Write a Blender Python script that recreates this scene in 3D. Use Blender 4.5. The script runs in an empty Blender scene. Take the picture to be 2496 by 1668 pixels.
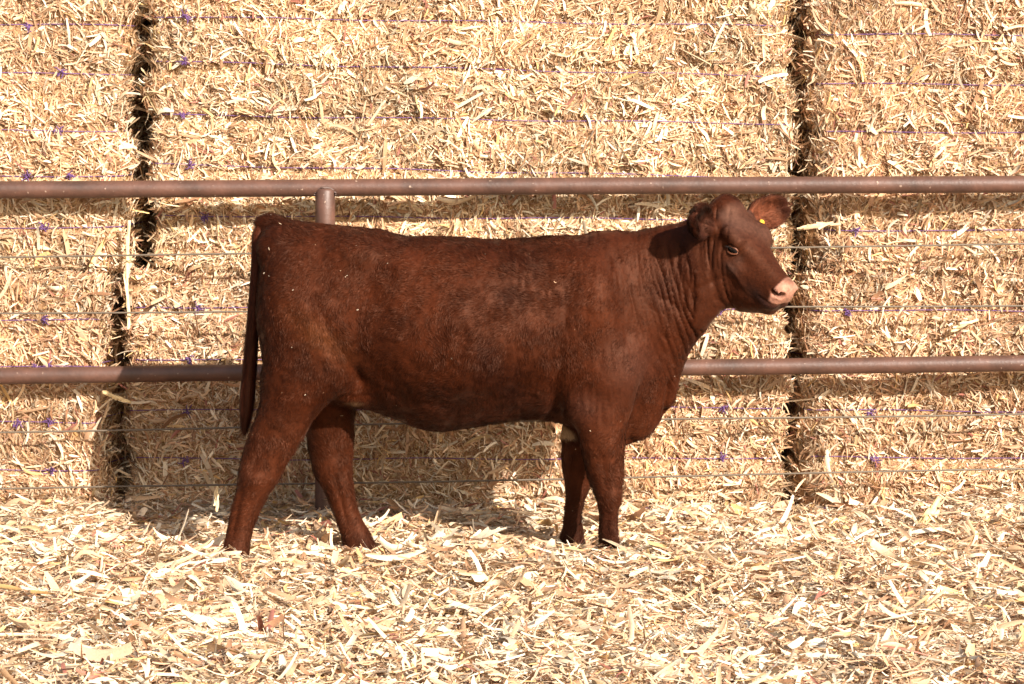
import bpy, math
import numpy as np
from mathutils import Vector

# ------------------------------------------------------------------ camera, light, exposure
sc = bpy.context.scene
COL = sc.collection
CAM_D, CAM_H, FPX = 11.0, 1.65, 6820.0
cam = bpy.data.cameras.new('camera')
cam.sensor_width = 36.0
cam.lens = FPX / 2496 * 36.0
cam.shift_y = -(834 - 200) / 2496
cam.clip_start = 0.1
cam.clip_end = 2000
camo = bpy.data.objects.new('camera', cam)
COL.objects.link(camo)
camo.location = (0, -CAM_D, CAM_H)
camo.rotation_euler = (math.radians(90), 0, 0)
sc.camera = camo

SUN = Vector((0.70, -1.0, 0.64)).normalized()
sun = bpy.data.lights.new('sun', 'SUN')
sun.energy = 5.0
sun.angle = math.radians(0.53)
sun.color = (1.0, 0.918, 0.83)
suno = bpy.data.objects.new('sun', sun)
COL.objects.link(suno)
suno.rotation_euler = SUN.to_track_quat('Z', 'Y').to_euler()
world = bpy.data.worlds.new('World')
sc.world = world
world.use_nodes = True
wn = world.node_tree
sky = wn.nodes.new('ShaderNodeTexSky')
sky.sky_type = 'NISHITA'
sky.sun_disc = False
sky.sun_elevation = math.asin(SUN.z)
sky.dust_density = 3.0
sky.ozone_density = 0.3
sky.sun_rotation = math.atan2(SUN.x, SUN.y)
bg = wn.nodes['Background']
bg.inputs['Strength'].default_value = 0.085
wn.links.new(sky.outputs[0], bg.inputs[0])
sc.view_settings.view_transform = 'Standard'
sc.view_settings.look = 'None'
sc.view_settings.exposure = 0.92
sc.view_settings.gamma = 1.0
sc.cycles.max_bounces = 6
sc.cycles.diffuse_bounces = 3
sc.cycles.glossy_bounces = 2
sc.cycles.transmission_bounces = 3

# ------------------------------------------------------------------ helpers
def px(xs, ys, d):
    """photograph pixel at distance d -> world X, Z"""
    return (xs - 1248) * d / FPX, CAM_H - (ys - 200) * d / FPX

_rt = np.random.default_rng(99)
_LAT = _rt.random((32, 32, 32)).astype(np.float32) * 2 - 1
def vnoise(p, s=1.0, off=0.0):
    p = np.asarray(p, dtype=np.float32) * s + off + 100.0
    i = np.floor(p).astype(np.int64)
    f = p - i
    f = f * f * (3 - 2 * f)
    i0 = i & 31
    i1 = (i + 1) & 31
    x0, y0, z0 = i0[..., 0], i0[..., 1], i0[..., 2]
    x1, y1, z1 = i1[..., 0], i1[..., 1], i1[..., 2]
    fx, fy, fz = f[..., 0], f[..., 1], f[..., 2]
    L = _LAT
    a = L[x0, y0, z0] * (1 - fx) + L[x1, y0, z0] * fx
    b = L[x0, y1, z0] * (1 - fx) + L[x1, y1, z0] * fx
    c = L[x0, y0, z1] * (1 - fx) + L[x1, y0, z1] * fx
    d = L[x0, y1, z1] * (1 - fx) + L[x1, y1, z1] * fx
    return (a * (1 - fy) + b * fy) * (1 - fz) + (c * (1 - fy) + d * fy) * fz

def unit(v):
    return v / np.maximum(np.linalg.norm(v, axis=-1, keepdims=True), 1e-9)

def mesh_obj(name, verts, faces, mat=None, parent=None, smooth=False, col=None, mats=None, midx=None):
    """faces: list of (M,k) int arrays"""
    me = bpy.data.meshes.new(name)
    verts = np.asarray(verts, dtype=np.float32)
    me.vertices.add(len(verts))
    me.vertices.foreach_set('co', verts.ravel())
    if not isinstance(faces, list):
        faces = [faces]
    faces = [np.asarray(f, dtype=np.int32) for f in faces if len(f)]
    nl = sum(f.size for f in faces)
    npoly = sum(len(f) for f in faces)
    me.loops.add(nl)
    me.loops.foreach_set('vertex_index', np.concatenate([f.ravel() for f in faces]))
    tot = np.concatenate([np.full(len(f), f.shape[1], dtype=np.int32) for f in faces])
    start = np.concatenate([[0], np.cumsum(tot)[:-1]]).astype(np.int32)
    me.polygons.add(npoly)
    me.polygons.foreach_set('loop_start', start)
    me.polygons.foreach_set('loop_total', tot)
    if midx is not None:
        me.polygons.foreach_set('material_index', np.asarray(midx, dtype=np.int32))
    me.update(calc_edges=True)
    if smooth:
        me.shade_smooth()
    if col is not None:
        a = me.attributes.new('tint', 'FLOAT_COLOR', 'POINT')
        c = np.ones((len(verts), 4), dtype=np.float32)
        c[:, :3] = col
        a.data.foreach_set('color', c.ravel())
    for m in (mats or [mat]):
        if m:
            me.materials.append(m)
    o = bpy.data.objects.new(name, me)
    COL.objects.link(o)
    if parent:
        o.parent = parent
    return o

def empty(name, loc=(0, 0, 0), rz=0.0):
    o = bpy.data.objects.new(name, None)
    COL.objects.link(o)
    o.location = loc
    o.rotation_euler = (0, 0, rz)
    o.empty_display_size = 0.1
    return o

def tag(o, label=None, cat=None, group=None, kind=None):
    if label: o['label'] = label
    if cat: o['category'] = cat
    if group: o['group'] = group
    if kind: o['kind'] = kind
    return o

def tube(path, rad, seg=10, cap=True):
    """round tube along a path; rad scalar or array"""
    path = np.asarray(path, dtype=np.float64)
    n = len(path)
    rad = np.broadcast_to(np.asarray(rad, dtype=np.float64), (n,))
    T = unit(np.gradient(path, axis=0))
    up = np.array([0, 0, 1.0]) if abs(T[:, 2]).mean() < 0.8 else np.array([1.0, 0, 0])
    A = unit(np.cross(T, up))
    B = np.cross(T, A)
    th = np.linspace(0, 2 * np.pi, seg, endpoint=False)
    V = path[:, None] + rad[:, None, None] * (A[:, None] * np.cos(th)[None, :, None] + B[:, None] * np.sin(th)[None, :, None])
    V = V.reshape(-1, 3)
    i = np.arange(n - 1)[:, None] * seg
    j = np.arange(seg)[None]
    F = np.stack([i + j, i + (j + 1) % seg, i + seg + (j + 1) % seg, i + seg + j], -1).reshape(-1, 4)
    fs = [F]
    if cap:
        V = np.vstack([V, path[0], path[-1]])
        a = n * seg
        jj = np.arange(seg)
        fs.append(np.stack([(jj + 1) % seg, jj, np.full(seg, a)], 1))
        b = (n - 1) * seg
        fs.append(np.stack([b + jj, b + (jj + 1) % seg, np.full(seg, a + 1)], 1))
    return V, fs

def merge(parts):
    V, Q, T, o = [], [], [], 0
    for v, fs in parts:
        for f in fs:
            if len(f):
                (Q if f.shape[1] == 4 else T).append(f + o)
        V.append(v)
        o += len(v)
    out = []
    if Q: out.append(np.concatenate(Q))
    if T: out.append(np.concatenate(T))
    return np.concatenate(V), out

# ------------------------------------------------------------------ materials
def new_mat(name):
    m = bpy.data.materials.new(name)
    m.use_nodes = True
    return m, m.node_tree, m.node_tree.nodes['Principled BSDF']

def straw_mat(name, transl=0.08):
    m, nt, p = new_mat(name)
    a = nt.nodes.new('ShaderNodeAttribute'); a.attribute_name = 'tint'
    tc = nt.nodes.new('ShaderNodeTexCoord')
    n = nt.nodes.new('ShaderNodeTexNoise'); n.inputs['Scale'].default_value = 160
    n.inputs['Detail'].default_value = 2
    nt.links.new(tc.outputs['Object'], n.inputs['Vector'])
    mr = nt.nodes.new('ShaderNodeMapRange')
    mr.inputs['To Min'].default_value = 0.72; mr.inputs['To Max'].default_value = 1.22
    nt.links.new(n.outputs['Fac'], mr.inputs['Value'])
    mx = nt.nodes.new('ShaderNodeVectorMath'); mx.operation = 'MULTIPLY'
    nt.links.new(a.outputs['Color'], mx.inputs[0]); nt.links.new(mr.outputs[0], mx.inputs[1])
    nt.links.new(mx.outputs[0], p.inputs['Base Color'])
    p.inputs['Roughness'].default_value = 0.55
    p.inputs['Specular IOR Level'].default_value = 0.35
    tr = nt.nodes.new('ShaderNodeBsdfTranslucent')
    nt.links.new(mx.outputs[0], tr.inputs['Color'])
    ms = nt.nodes.new('ShaderNodeMixShader'); ms.inputs[0].default_value = transl
    out = nt.nodes['Material Output']
    nt.links.new(p.outputs[0], ms.inputs[1]); nt.links.new(tr.outputs[0], ms.inputs[2])
    nt.links.new(ms.outputs[0], out.inputs['Surface'])
    return m
M_STRAW = straw_mat('chopped_straw')

def core_mat():
    m, nt, p = new_mat('packed_straw')
    tc = nt.nodes.new('ShaderNodeTexCoord')
    n = nt.nodes.new('ShaderNodeTexNoise'); n.inputs['Scale'].default_value = 55; n.inputs['Detail'].default_value = 6
    nt.links.new(tc.outputs['Object'], n.inputs['Vector'])
    cr = nt.nodes.new('ShaderNodeValToRGB')
    cr.color_ramp.elements[0].position = 0.35; cr.color_ramp.elements[0].color = (0.20, 0.10, 0.04, 1)  # dark tone stands in for the shade under the strands
    cr.color_ramp.elements[1].position = 0.68; cr.color_ramp.elements[1].color = (0.55, 0.34, 0.17, 1)
    nt.links.new(n.outputs['Fac'], cr.inputs[0]); nt.links.new(cr.outputs[0], p.inputs['Base Color'])
    p.inputs['Roughness'].default_value = 0.9
    b = nt.nodes.new('ShaderNodeBump'); b.inputs['Distance'].default_value = 0.02; b.inputs['Strength'].default_value = 0.8
    nt.links.new(n.outputs['Fac'], b.inputs['Height']); nt.links.new(b.outputs[0], p.inputs['Normal'])
    return m
M_CORE = core_mat()

def rust_mat(name, base=(0.090, 0.046, 0.032), r=0.5):
    m, nt, p = new_mat(name)
    tc = nt.nodes.new('ShaderNodeTexCoord')
    n = nt.nodes.new('ShaderNodeTexNoise'); n.inputs['Scale'].default_value = 9; n.inputs['Detail'].default_value = 7
    n.inputs['Roughness'].default_value = 0.65
    nt.links.new(tc.outputs['Object'], n.inputs['Vector'])
    cr = nt.nodes.new('ShaderNodeValToRGB')
    e = cr.color_ramp.elements
    e[0].position = 0.3; e[0].color = tuple(c * 0.62 for c in base) + (1,)
    e[1].position = 0.75; e[1].color = (base[0] * 1.55, base[1] * 1.4, base[2] * 1.35, 1)
    nt.links.new(n.outputs['Fac'], cr.inputs[0])
    # small chips and dust specks
    v = nt.nodes.new('ShaderNodeTexNoise'); v.inputs['Scale'].default_value = 70; v.inputs['Detail'].default_value = 3
    nt.links.new(tc.outputs['Object'], v.inputs['Vector'])
    c2 = nt.nodes.new('ShaderNodeValToRGB')
    c2.color_ramp.elements[0].position = 0.70; c2.color_ramp.elements[0].color = (0, 0, 0, 1)
    c2.color_ramp.elements[1].position = 0.74; c2.color_ramp.elements[1].color = (1, 1, 1, 1)
    nt.links.new(v.outputs['Fac'], c2.inputs[0])
    mx = nt.nodes.new('ShaderNodeMix'); mx.data_type = 'RGBA'
    mx.inputs['B'].default_value = (0.33, 0.23, 0.17, 1)
    nt.links.new(c2.outputs[0], mx.inputs['Factor']); nt.links.new(cr.outputs[0], mx.inputs['A'])
    nt.links.new(mx.outputs['Result'], p.inputs['Base Color'])
    p.inputs['Roughness'].default_value = r
    b = nt.nodes.new('ShaderNodeBump'); b.inputs['Distance'].default_value = 0.003; b.inputs['Strength'].default_value = 0.4
    nt.links.new(v.outputs['Fac'], b.inputs['Height']); nt.links.new(b.outputs[0], p.inputs['Normal'])
    return m
M_PIPE = rust_mat('weathered_brown_pipe')
M_WELD = rust_mat('weld_bead', (0.09, 0.06, 0.05), 0.6)

def plain_mat(name, c, rough=0.5, spec=0.5, coat=0.0, nscale=0, amt=0.25):
    m, nt, p = new_mat(name)
    p.inputs['Roughness'].default_value = rough
    p.inputs['Specular IOR Level'].default_value = spec
    p.inputs['Coat Weight'].default_value = coat
    tc = nt.nodes.new('ShaderNodeTexCoord')
    n = nt.nodes.new('ShaderNodeTexNoise'); n.inputs['Scale'].default_value = nscale or 40
    nt.links.new(tc.outputs['Object'], n.inputs['Vector'])
    mr = nt.nodes.new('ShaderNodeMapRange'); mr.inputs['To Min'].default_value = 1 - amt; mr.inputs['To Max'].default_value = 1 + amt
    nt.links.new(n.outputs['Fac'], mr.inputs['Value'])
    vm = nt.nodes.new('ShaderNodeVectorMath'); vm.operation = 'SCALE'
    vm.inputs[0].default_value = c
    nt.links.new(mr.outputs[0], vm.inputs['Scale'])
    nt.links.new(vm.outputs[0], p.inputs['Base Color'])
    return m
M_WIRE = plain_mat('galvanised_wire', (0.13, 0.10, 0.07), 0.5, 0.5)
M_TWINE = plain_mat('purple_twine', (0.14, 0.065, 0.20), 0.6, 0.4)
M_DIRT = plain_mat('dirt', (0.22, 0.15, 0.09), 0.95, 0.2, nscale=1.5)

# ------------------------------------------------------------------ straw strands
PAL = np.array([(0.78, 0.595, 0.395), (0.69, 0.46, 0.275), (0.59, 0.35, 0.20), (0.86, 0.735, 0.55), (0.45, 0.24, 0.13),
                (0.76, 0.50, 0.22), (0.40, 0.16, 0.115), (0.31, 0.165, 0.085), (0.60, 0.44, 0.24)])
def pick_tint(rng, n, w):
    w = np.asarray(w, float); w /= w.sum()
    c = PAL[rng.choice(len(PAL), n, p=w)]
    return c * rng.uniform(0.68, 1.12, (n, 1))

def strands(rng, P, N, T, L, W, bend, fold, tint, K=3):
    """ribbons of K quads long by two wide (creased along the middle)"""
    n = len(P)
    T = unit(T); S = unit(np.cross(N, T)); U = np.cross(T, S)
    roll = rng.normal(0, 0.55, n)[:, None]
    S, U = S * np.cos(roll) + U * np.sin(roll), U * np.cos(roll) - S * np.sin(roll)
    t = np.linspace(-0.5, 0.5, K + 1)
    b1 = (rng.normal(0, 1, n) * bend)[:, None]; b2 = (rng.normal(0, 1, n) * bend)[:, None]
    pos = P[:, None] + (L[:, None] * t)[..., None] * T[:, None] \
        + (L[:, None] * b1 * (t ** 2 - 0.08))[..., None] * U[:, None] + (L[:, None] * b2 * t ** 2)[..., None] * S[:, None]
    tip = rng.uniform(0.3, 1.0, n); tip2 = rng.uniform(0.15, 1.0, n)
    prof = np.stack([np.interp(t, [-0.5, -0.2, 0.2, 0.5], [0, 1, 1, 0])] * n)
    prof = prof + (1 - prof) * np.where(t < 0, tip[:, None], tip2[:, None])
    wv = (W[:, None] * prof * 0.5)
    tw = rng.normal(0, 0.7, n)[:, None] * t
    Sv = S[:, None] * np.cos(tw)[..., None] + U[:, None] * np.sin(tw)[..., None]
    Uv = U[:, None] * np.cos(tw)[..., None] - S[:, None] * np.sin(tw)[..., None]
    a = pos - Sv * wv[..., None]
    c = pos + Sv * wv[..., None]
    m = pos + Uv * (wv * fold[:, None])[..., None]
    V = np.stack([a, m, c], 2)                    # n,K+1,3,3
    idx = np.arange(n * (K + 1) * 3).reshape(n, K + 1, 3)
    q1 = np.stack([idx[:, :-1, 0], idx[:, :-1, 1], idx[:, 1:, 1], idx[:, 1:, 0]], -1).reshape(-1, 4)
    q2 = np.stack([idx[:, :-1, 1], idx[:, :-1, 2], idx[:, 1:, 2], idx[:, 1:, 1]], -1).reshape(-1, 4)
    C = np.repeat(tint, (K + 1) * 3, axis=0)
    return V.reshape(-1, 3), np.concatenate([q1, q2]), C

# ------------------------------------------------------------------ setting: ground and bedding
GROUND_Z = -0.34
g = 300
gv = np.array([(-g, -g, GROUND_Z), (g, -g, GROUND_Z), (g, g, GROUND_Z), (-g, g, GROUND_Z)])
tag(mesh_obj('ground', gv, np.array([[0, 1, 2, 3]]), M_DIRT), kind='structure')

def bed_h(x, y):
    p = np.stack([x, y, np.zeros_like(x)], -1)
    h = 0.035 * vnoise(p, 1.6, 3.1) + 0.022 * vnoise(p, 5, 7.7) + 0.012 * vnoise(p, 14, 1.7)
    h = h + 0.01 * np.exp(-((x - 0.345) ** 2 + (y + 1.25) ** 2) / 0.02)
    h = h - 0.030
    for fx, fy in ((-.975, -1.15), (-.52, -.88), (.345, -1.13), (.22, -.88)):     # hooves pressed into it
        h = h - 0.022 * np.exp(-((x - fx) ** 2 + (y - fy) ** 2) / 0.02)
    h = h + 0.012 * np.clip((y + 0.7) / 0.6, 0, 1)                           # banked against the bales
    h = h + 0.03 * np.exp(-((x + 1.75) ** 2) / 0.1 - (y + 0.3) ** 2 / 0.1)
    e = np.clip((np.abs(x) - 2.9) / 1.3, 0, 1) + np.clip((-5.0 - y) / 1.3, 0, 1)
    e = np.clip(e, 0, 1); e = e * e * (3 - 2 * e)
    return h * (1 - e) + (GROUND_Z - 0.02) * e

def build_bedding():
    rng = np.random.default_rng(5)
    nx, ny = 200, 150
    xs = np.linspace(-4.3, 4.3, nx); ys = np.linspace(-6.4, 0.3, ny)
    X, Y = np.meshgrid(xs, ys, indexing='ij')
    Z = bed_h(X, Y)
    V = np.stack([X, Y, Z], -1).reshape(-1, 3)
    i = np.arange(nx * ny).reshape(nx, ny)
    F = np.stack([i[:-1, :-1], i[1:, :-1], i[1:, 1:], i[:-1, 1:]], -1).reshape(-1, 4)
    o = mesh_obj('straw_bed', V, F, M_CORE, smooth=True)
    tag(o, 'packed underlayer of the loose straw bedding under the cow', 'straw', kind='stuff')
    parts, C = [], []
    w1 = [6, 5, 3, 4.5, 1.1, 0.9, 0.35, 0.5, 0.5]
    def layer(n, L0, L1, W0, W1, tiltsd, lift, w=w1, bend=0.35, K=3, xr=2.7, y0=-4.6, up=0.02):
        x = rng.uniform(-xr, xr, n)
        # denser where the camera sees it closest to edge-on
        y = rng.uniform(y0, 0.0, n)
        z = bed_h(x, y)
        P = np.stack([x, y, z + rng.uniform(-0.2, 1.0, n) * lift], -1)
        az = rng.uniform(0, 2 * np.pi, n); el = rng.normal(up, tiltsd, n)
        T = np.stack([np.cos(az) * np.cos(el), np.sin(az) * np.cos(el), np.sin(el)], -1)
        N = np.stack([rng.normal(0, .3, n), rng.normal(0, .3, n), np.ones(n)], -1)
        L = L0 + (L1 - L0) * rng.random(n) ** 2.2
        Wd = W0 + (W1 - W0) * rng.random(n) ** 1.8
        v, f, c = strands(rng, P, unit(N), T, L, Wd, bend, rng.uniform(-0.5, 0.6, n), pick_tint(rng, n, w), K)
        parts.append((v, [f])); C.append(c)
    layer(125000, 0.015, 0.06, 0.003, 0.008, 0.30, 0.014)
    layer(70000, 0.04, 0.15, 0.003, 0.008, 0.30, 0.03, K=4)
    layer(30000, 0.045, 0.17, 0.006, 0.017, 0.27, 0.042, K=4)
    layer(3600, 0.07, 0.23, 0.013, 0.034, 0.24, 0.045, bend=0.7, K=6, w=[6, 4, 2, 6, .7, .8, .2, .1, .6])
    layer(500, 0.05, 0.14, 0.002, 0.006, 0.35, 0.03, bend=0.3, K=4, up=0.8)
    v, fs = merge(parts)
    o = mesh_obj('straw_bedding', v, fs, M_STRAW, col=np.concatenate(C))
    tag(o, 'loose chopped straw and husks strewn over the ground', 'straw', kind='stuff')
build_bedding()

# ------------------------------------------------------------------ bales
BALE_G = 'large square straw bales stacked in two rows'
def sstep0(x, a, b):
    t = np.clip((x - a) / (b - a), 0, 1)
    return t * t * (3 - 2 * t)

def bale(x0, x1, z0, z1, yf, twz, label, knots, seed, dens=1.0, hue=(1, 1, 1), yaw=0.0, R=0.055):
    """x0..x1, z0..z1 in world; yf front plane; twz: list of (z_left, z_right, x_from, x_to) twines"""
    rng = np.random.default_rng(seed)
    cx, W, H, D = (x0 + x1) / 2, x1 - x0, z1 - z0, 0.90
    root = empty('straw_bale', (cx, yf + D / 2, z0), yaw)
    tag(root, label, 'straw bale', BALE_G)
    half = np.array([W / 2, D / 2, H / 2])
    tws = [((a + b) / 2 - z0) for a, b, _, _ in twz]
    def surf(p):
        """p on the sharp box centred at origin -> rounded, lumpy surface point and normal"""
        RR = np.array([R, R, 0.013])
        q = np.clip(p, -(half - RR), half - RR)
        n = unit((p - q) / RR)
        s = q + n * RR
        back = sstep0(s[:, 1], -D / 2 + .25, -D / 2 + .5)
        s[:, 0] += np.sign(s[:, 0]) * sstep0(np.abs(s[:, 0]), W / 2 - .3, W / 2) * back * 0.06
        s[:, 2] += sstep0(np.abs(s[:, 2]), H / 2 - .10, H / 2) * 0.022 * vnoise(np.stack([s[:, 0] + cx, s[:, 0] * 0, s[:, 0] * 0], -1), 5, 0.0)
        zz = s[:, 2] + H / 2
        b = np.zeros(len(s))
        for t in tws:
            b -= 0.016 * np.exp(-((zz - t) / 0.022) ** 2)
        sd = seed * 3.3
        endness = np.clip((np.abs(s[:, 0]) - (W / 2 - 0.14)) / 0.14, 0, 1)
        b += 0.022 * vnoise(s, 2.6, sd) + 0.019 * vnoise(s * np.array([1, 1, .7]), 9, sd + 5) + 0.013 * vnoise(s, 26, sd + 9)
        b += endness * (0.035 * vnoise(s, 6, sd + 2) - 0.012)
        # flakes: slight vertical ribs of the compressed slices
        b += 0.006 * vnoise(np.stack([s[:, 0] * 22, s[:, 1] * 3, s[:, 2] * 3], -1), 1, sd)
        return s + n * b[:, None], n
    # core: gridded box
    step = 0.025
    parts = []
    for ax in range(3):
        for sg in (-1, 1):
            if ax == 1 and sg == 1: st = 0.15
            else: st = step if ax != 2 else 0.05
            a, b_ = [k for k in range(3) if k != ax]
            na, nb = max(2, int(2 * half[a] / st)), max(2, int(2 * half[b_] / st))
            A, B = np.meshgrid(np.linspace(-half[a], half[a], na), np.linspace(-half[b_], half[b_], nb), indexing='ij')
            p = np.zeros((na * nb, 3)); p[:, a] = A.ravel(); p[:, b_] = B.ravel(); p[:, ax] = sg * half[ax]
            v, _ = surf(p)
            v = v * (1 - 0.004)
            i = np.arange(na * nb).reshape(na, nb)
            f = np.stack([i[:-1, :-1], i[1:, :-1], i[1:, 1:], i[:-1, 1:]], -1).reshape(-1, 4)
            if (sg > 0) == (ax == 1): f = f[:, ::-1]
            parts.append((v, [f]))
    cv, cf = merge(parts)
    ncf = sum(len(f) for f in cf)
    off = np.array([0, 0, H / 2])
    # strands
    SP, C = [], []
    def layer(n, L0, L1, W0, W1, tilt, lift, w, K=3, bend=0.3, where='front'):
        n = int(n)
        if n < 1: return
        if where == 'front':
            p = np.stack([rng.uniform(-W / 2, W / 2, n), np.full(n, -D / 2), rng.uniform(-H / 2, H / 2, n)], -1)
        elif where == 'seam':
            p = np.stack([rng.uniform(-W / 2, W / 2, n), np.full(n, -D / 2), rng.choice([-1, 1], n) * (H / 2 - np.abs(rng.normal(0, .014, n)))], -1)
        elif where == 'top':
            p = np.stack([rng.uniform(-W / 2, W / 2, n), rng.uniform(-D / 2, 0, n), np.full(n, H / 2)], -1)
        else:
            sg = -1 if where == 'left' else 1
            p = np.stack([np.full(n, sg * W / 2), rng.uniform(-D / 2, -D / 2 + 0.55, n), rng.uniform(-H / 2, H / 2, n)], -1)
        s, nn = surf(p)
        r = rng.normal(size=(n, 3))
        th = 2.4 * vnoise(s, 5.5, seed * 1.7) + 1.2 * vnoise(s, 15, seed * 2.1) + rng.normal(0, 0.45, n)
        # locally combed bundles, mostly upright slices
        ex = np.where((where in ('left', 'right')), 1, 0)
        flow = np.stack([np.sin(th) * (1 - ex), np.sin(th) * ex, np.cos(th)], -1) * 2.2
        dirn = r + np.where((rng.random(n) < 0.72)[:, None], flow, 0)
        dirn = dirn - nn * (dirn * nn).sum(1, keepdims=True)
        T = unit(dirn)
        near = np.zeros(n)
        for t in tws:
            near = np.maximum(near, np.exp(-((s[:, 2] + H / 2 - t) / 0.02) ** 2))
        el = np.abs(rng.normal(0, tilt, n)) * (1 - 0.7 * near)
        T = T * np.cos(el)[:, None] + nn * np.sin(el)[:, None]
        L = (L0 + (L1 - L0) * rng.random(n) ** 2.2) * (1 - 0.35 * near)
        Wd = W0 + (W1 - W0) * rng.random(n) ** 1.8
        P = s + nn * (rng.uniform(-0.2, 1.0, n) * lift * (1 - 0.8 * near) + 0.35 * L * np.sin(el))[:, None]
        v, f, c = strands(rng, P, nn, T, L, Wd, bend, rng.uniform(-0.5, 0.6, n), pick_tint(rng, n, w) * (1 + .22 * vnoise(s, 4, seed * 5.0) + .20 * vnoise(s, 12, seed * 6.0))[:, None] * np.array(hue), K)
        SP.append((v, [f])); C.append(c)
    wa = [5, 6, 5, 3, 3, 0.5, 0.7, 1.5, 0.3]
    wb = [5, 3, 2, 5, 1, 0.7, 0.3, 0.3, 0.6]
    A = W * H * dens
    layer(12500 * A, 0.012, 0.045, 0.0024, 0.0062, 0.35, 0.006, wa, 2)
    layer(4600 * A, 0.025, 0.090, 0.0028, 0.0085, 0.30, 0.012, wa, 3)
    layer(1100 * A, 0.03, 0.11, 0.005, 0.014, 0.25, 0.014, wb, 4)
    layer(110 * A, 0.05, 0.17, 0.010, 0.021, 0.18, 0.018, wb, 5)
    layer(1500 * W * dens, 0.02, 0.07, 0.003, 0.008, 0.35, 0.012, wa, 3, where='seam')
    for sd_ in ('left', 'right'):
        a = 0.55 * H * dens
        layer(6500 * a, 0.015, 0.07, 0.003, 0.008, 0.5, 0.015, wa, 3, where=sd_)
        layer(1300 * a, 0.03, 0.13, 0.004, 0.013, 0.6, 0.02, wb, 4, where=sd_)
    a = W * 0.45 * dens
    layer(3000 * a, 0.02, 0.07, 0.003, 0.009, 0.4, 0.01, wa, 3, where='top')
    sv, sf = merge(SP)
    V, F = merge([(cv, cf), (sv, sf)])
    V = V + off
    ncol = np.vstack([np.full((len(cv), 3), 0.4), np.concatenate(C)])
    nq = len(F[0])
    mi = np.ones(nq, dtype=np.int32); mi[:ncf] = 0
    mesh_obj('straw', V, F, parent=root, mats=[M_CORE, M_STRAW], midx=mi, col=ncol)
    # twines
    for k, (za, zb, xa, xb) in enumerate(twz):
        xs = np.linspace(-W / 2, W / 2, 90)
        zs = np.interp(xs, [-W / 2, W / 2], [za, zb]) - z0 + 0.003 * np.sin(xs * 7 + k)
        p = np.stack([xs, np.full(90, -D / 2), zs - H / 2], -1)
        pe1 = np.stack([np.full(6, -W / 2), np.linspace(D / 2, -D / 2, 6), np.full(6, zs[0] - H / 2)], -1)
        pe2 = np.stack([np.full(6, W / 2), np.linspace(-D / 2, D / 2, 6), np.full(6, zs[-1] - H / 2)], -1)
        p = np.vstack([pe1[:-1], p, pe2[1:]])
        s, nn = surf(p)
        s = s + nn * 0.010
        m = len(s)
        sy = s[:, 1].copy()
        inner = slice(10, m - 10)
        sm = np.convolve(sy, np.ones(9) / 9, mode='same')
        s[inner, 1] = np.minimum(sm[inner], sy[inner] + 0.004)
        v, f = tube(s + off, 0.0018, 5)
        tw = mesh_obj('twine', v, f, M_TWINE, root)
        for (kx, kz) in knots:
            if abs(kz - np.interp(kx, [x0, x1], [za, zb])) < 0.045:
                kp = np.array([[kx - cx, -D / 2, kz - z0 - H / 2]])
                ks, kn = surf(kp)
                ks = ks + kn * 0.020 + off
                pr = []
                for q in range(13):
                    st = ks[0] + rng.normal(0, 0.005, 3)
                    dr = unit(rng.normal(0, 1, 3) * np.array([1, .55, 1.2]) + np.array([0, -.25, -.35]))
                    e = st + dr * rng.uniform(0.010, 0.026)
                    mid = (st + e) / 2 + rng.normal(0, 0.007, 3)
                    tt = np.linspace(0, 1, 5)[:, None]
                    pr.append(tube(st * (1 - tt) ** 2 + 2 * mid * tt * (1 - tt) + e * tt ** 2, 0.0019, 4))
                v, f = merge(pr)
                mesh_obj('knot', v, f, M_TWINE, tw)
    return root

def zD(yd, d=11.0): return CAM_H - (yd * 1.0642 - 200) * d / FPX
def xD(xd, d=11.0): return (xd * 1.0642 - 1248) * d / FPX
def K(pts, d=11.0): return [(xD(a, d), zD(b, d)) for a, b in pts]
SEAM = 0.905
# upper row (left, middle, right), then lower row
bale(-4.02, -1.50, SEAM + .005, 2.19, -0.07, [(zD(-55), zD(-55), 0, 0), (zD(58), zD(58), 0, 0), (zD(162), zD(170), 0, 0), (zD(290), zD(300), 0, 0), (zD(402), zD(402), 0, 0), (zD(516), zD(519), 0, 0)],
     'sunlit upper straw bale at the left edge, purple knots at its right end', K([(72, 62), (147, 163), (142, 298), (70, 404), (170, 397), (110, 516)]), 11, 0.8, (1.0, 1.0, .98))
bale(-1.425, 1.085, SEAM + .006, 2.20, 0.0, [(zD(-75), zD(-60), 0, 0), (zD(38), zD(60), 0, 0), (zD(140), zD(176), 0, 0), (zD(263), zD(284), 0, 0), (zD(376), zD(408), 0, 0), (zD(494), zD(504), 0, 0)],
     'upper middle straw bale above the cow, four knots down its left side', K([(430, 38), (425, 142), (420, 263), (435, 378), (470, 497)]), 12, 1.0, (1.06, 1.08, 1.06))
bale(1.165, 3.69, SEAM + .004, 2.18, 0.03, [(zD(-40), zD(-40), 0, 0), (zD(78), zD(84), 0, 0), (zD(192), zD(198), 0, 0), (zD(303), zD(306), 0, 0), (zD(415), zD(418), 0, 0), (zD(529), zD(532), 0, 0)],
     'upper right straw bale beyond the dark gap, above the cow\'s muzzle level', K([(1965, 530)]), 13, 0.8, (1.0, .98, .96), R=0.125)
bale(-4.09, -1.585, -0.335, SEAM - .004, -0.09, [(zD(724), zD(730), 0, 0), (zD(834), zD(836), 0, 0), (zD(962), zD(962), 0, 0), (zD(1072), zD(1070), 0, 0), (zD(1180), zD(1180), 0, 0)],
     'lower straw bale at the left edge, its right end frayed and partly shaded', K([(112, 726), (88, 834), (118, 834), (48, 964), (122, 958), (124, 1070)]), 24, 0.8, (1.0, .97, .95))
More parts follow.
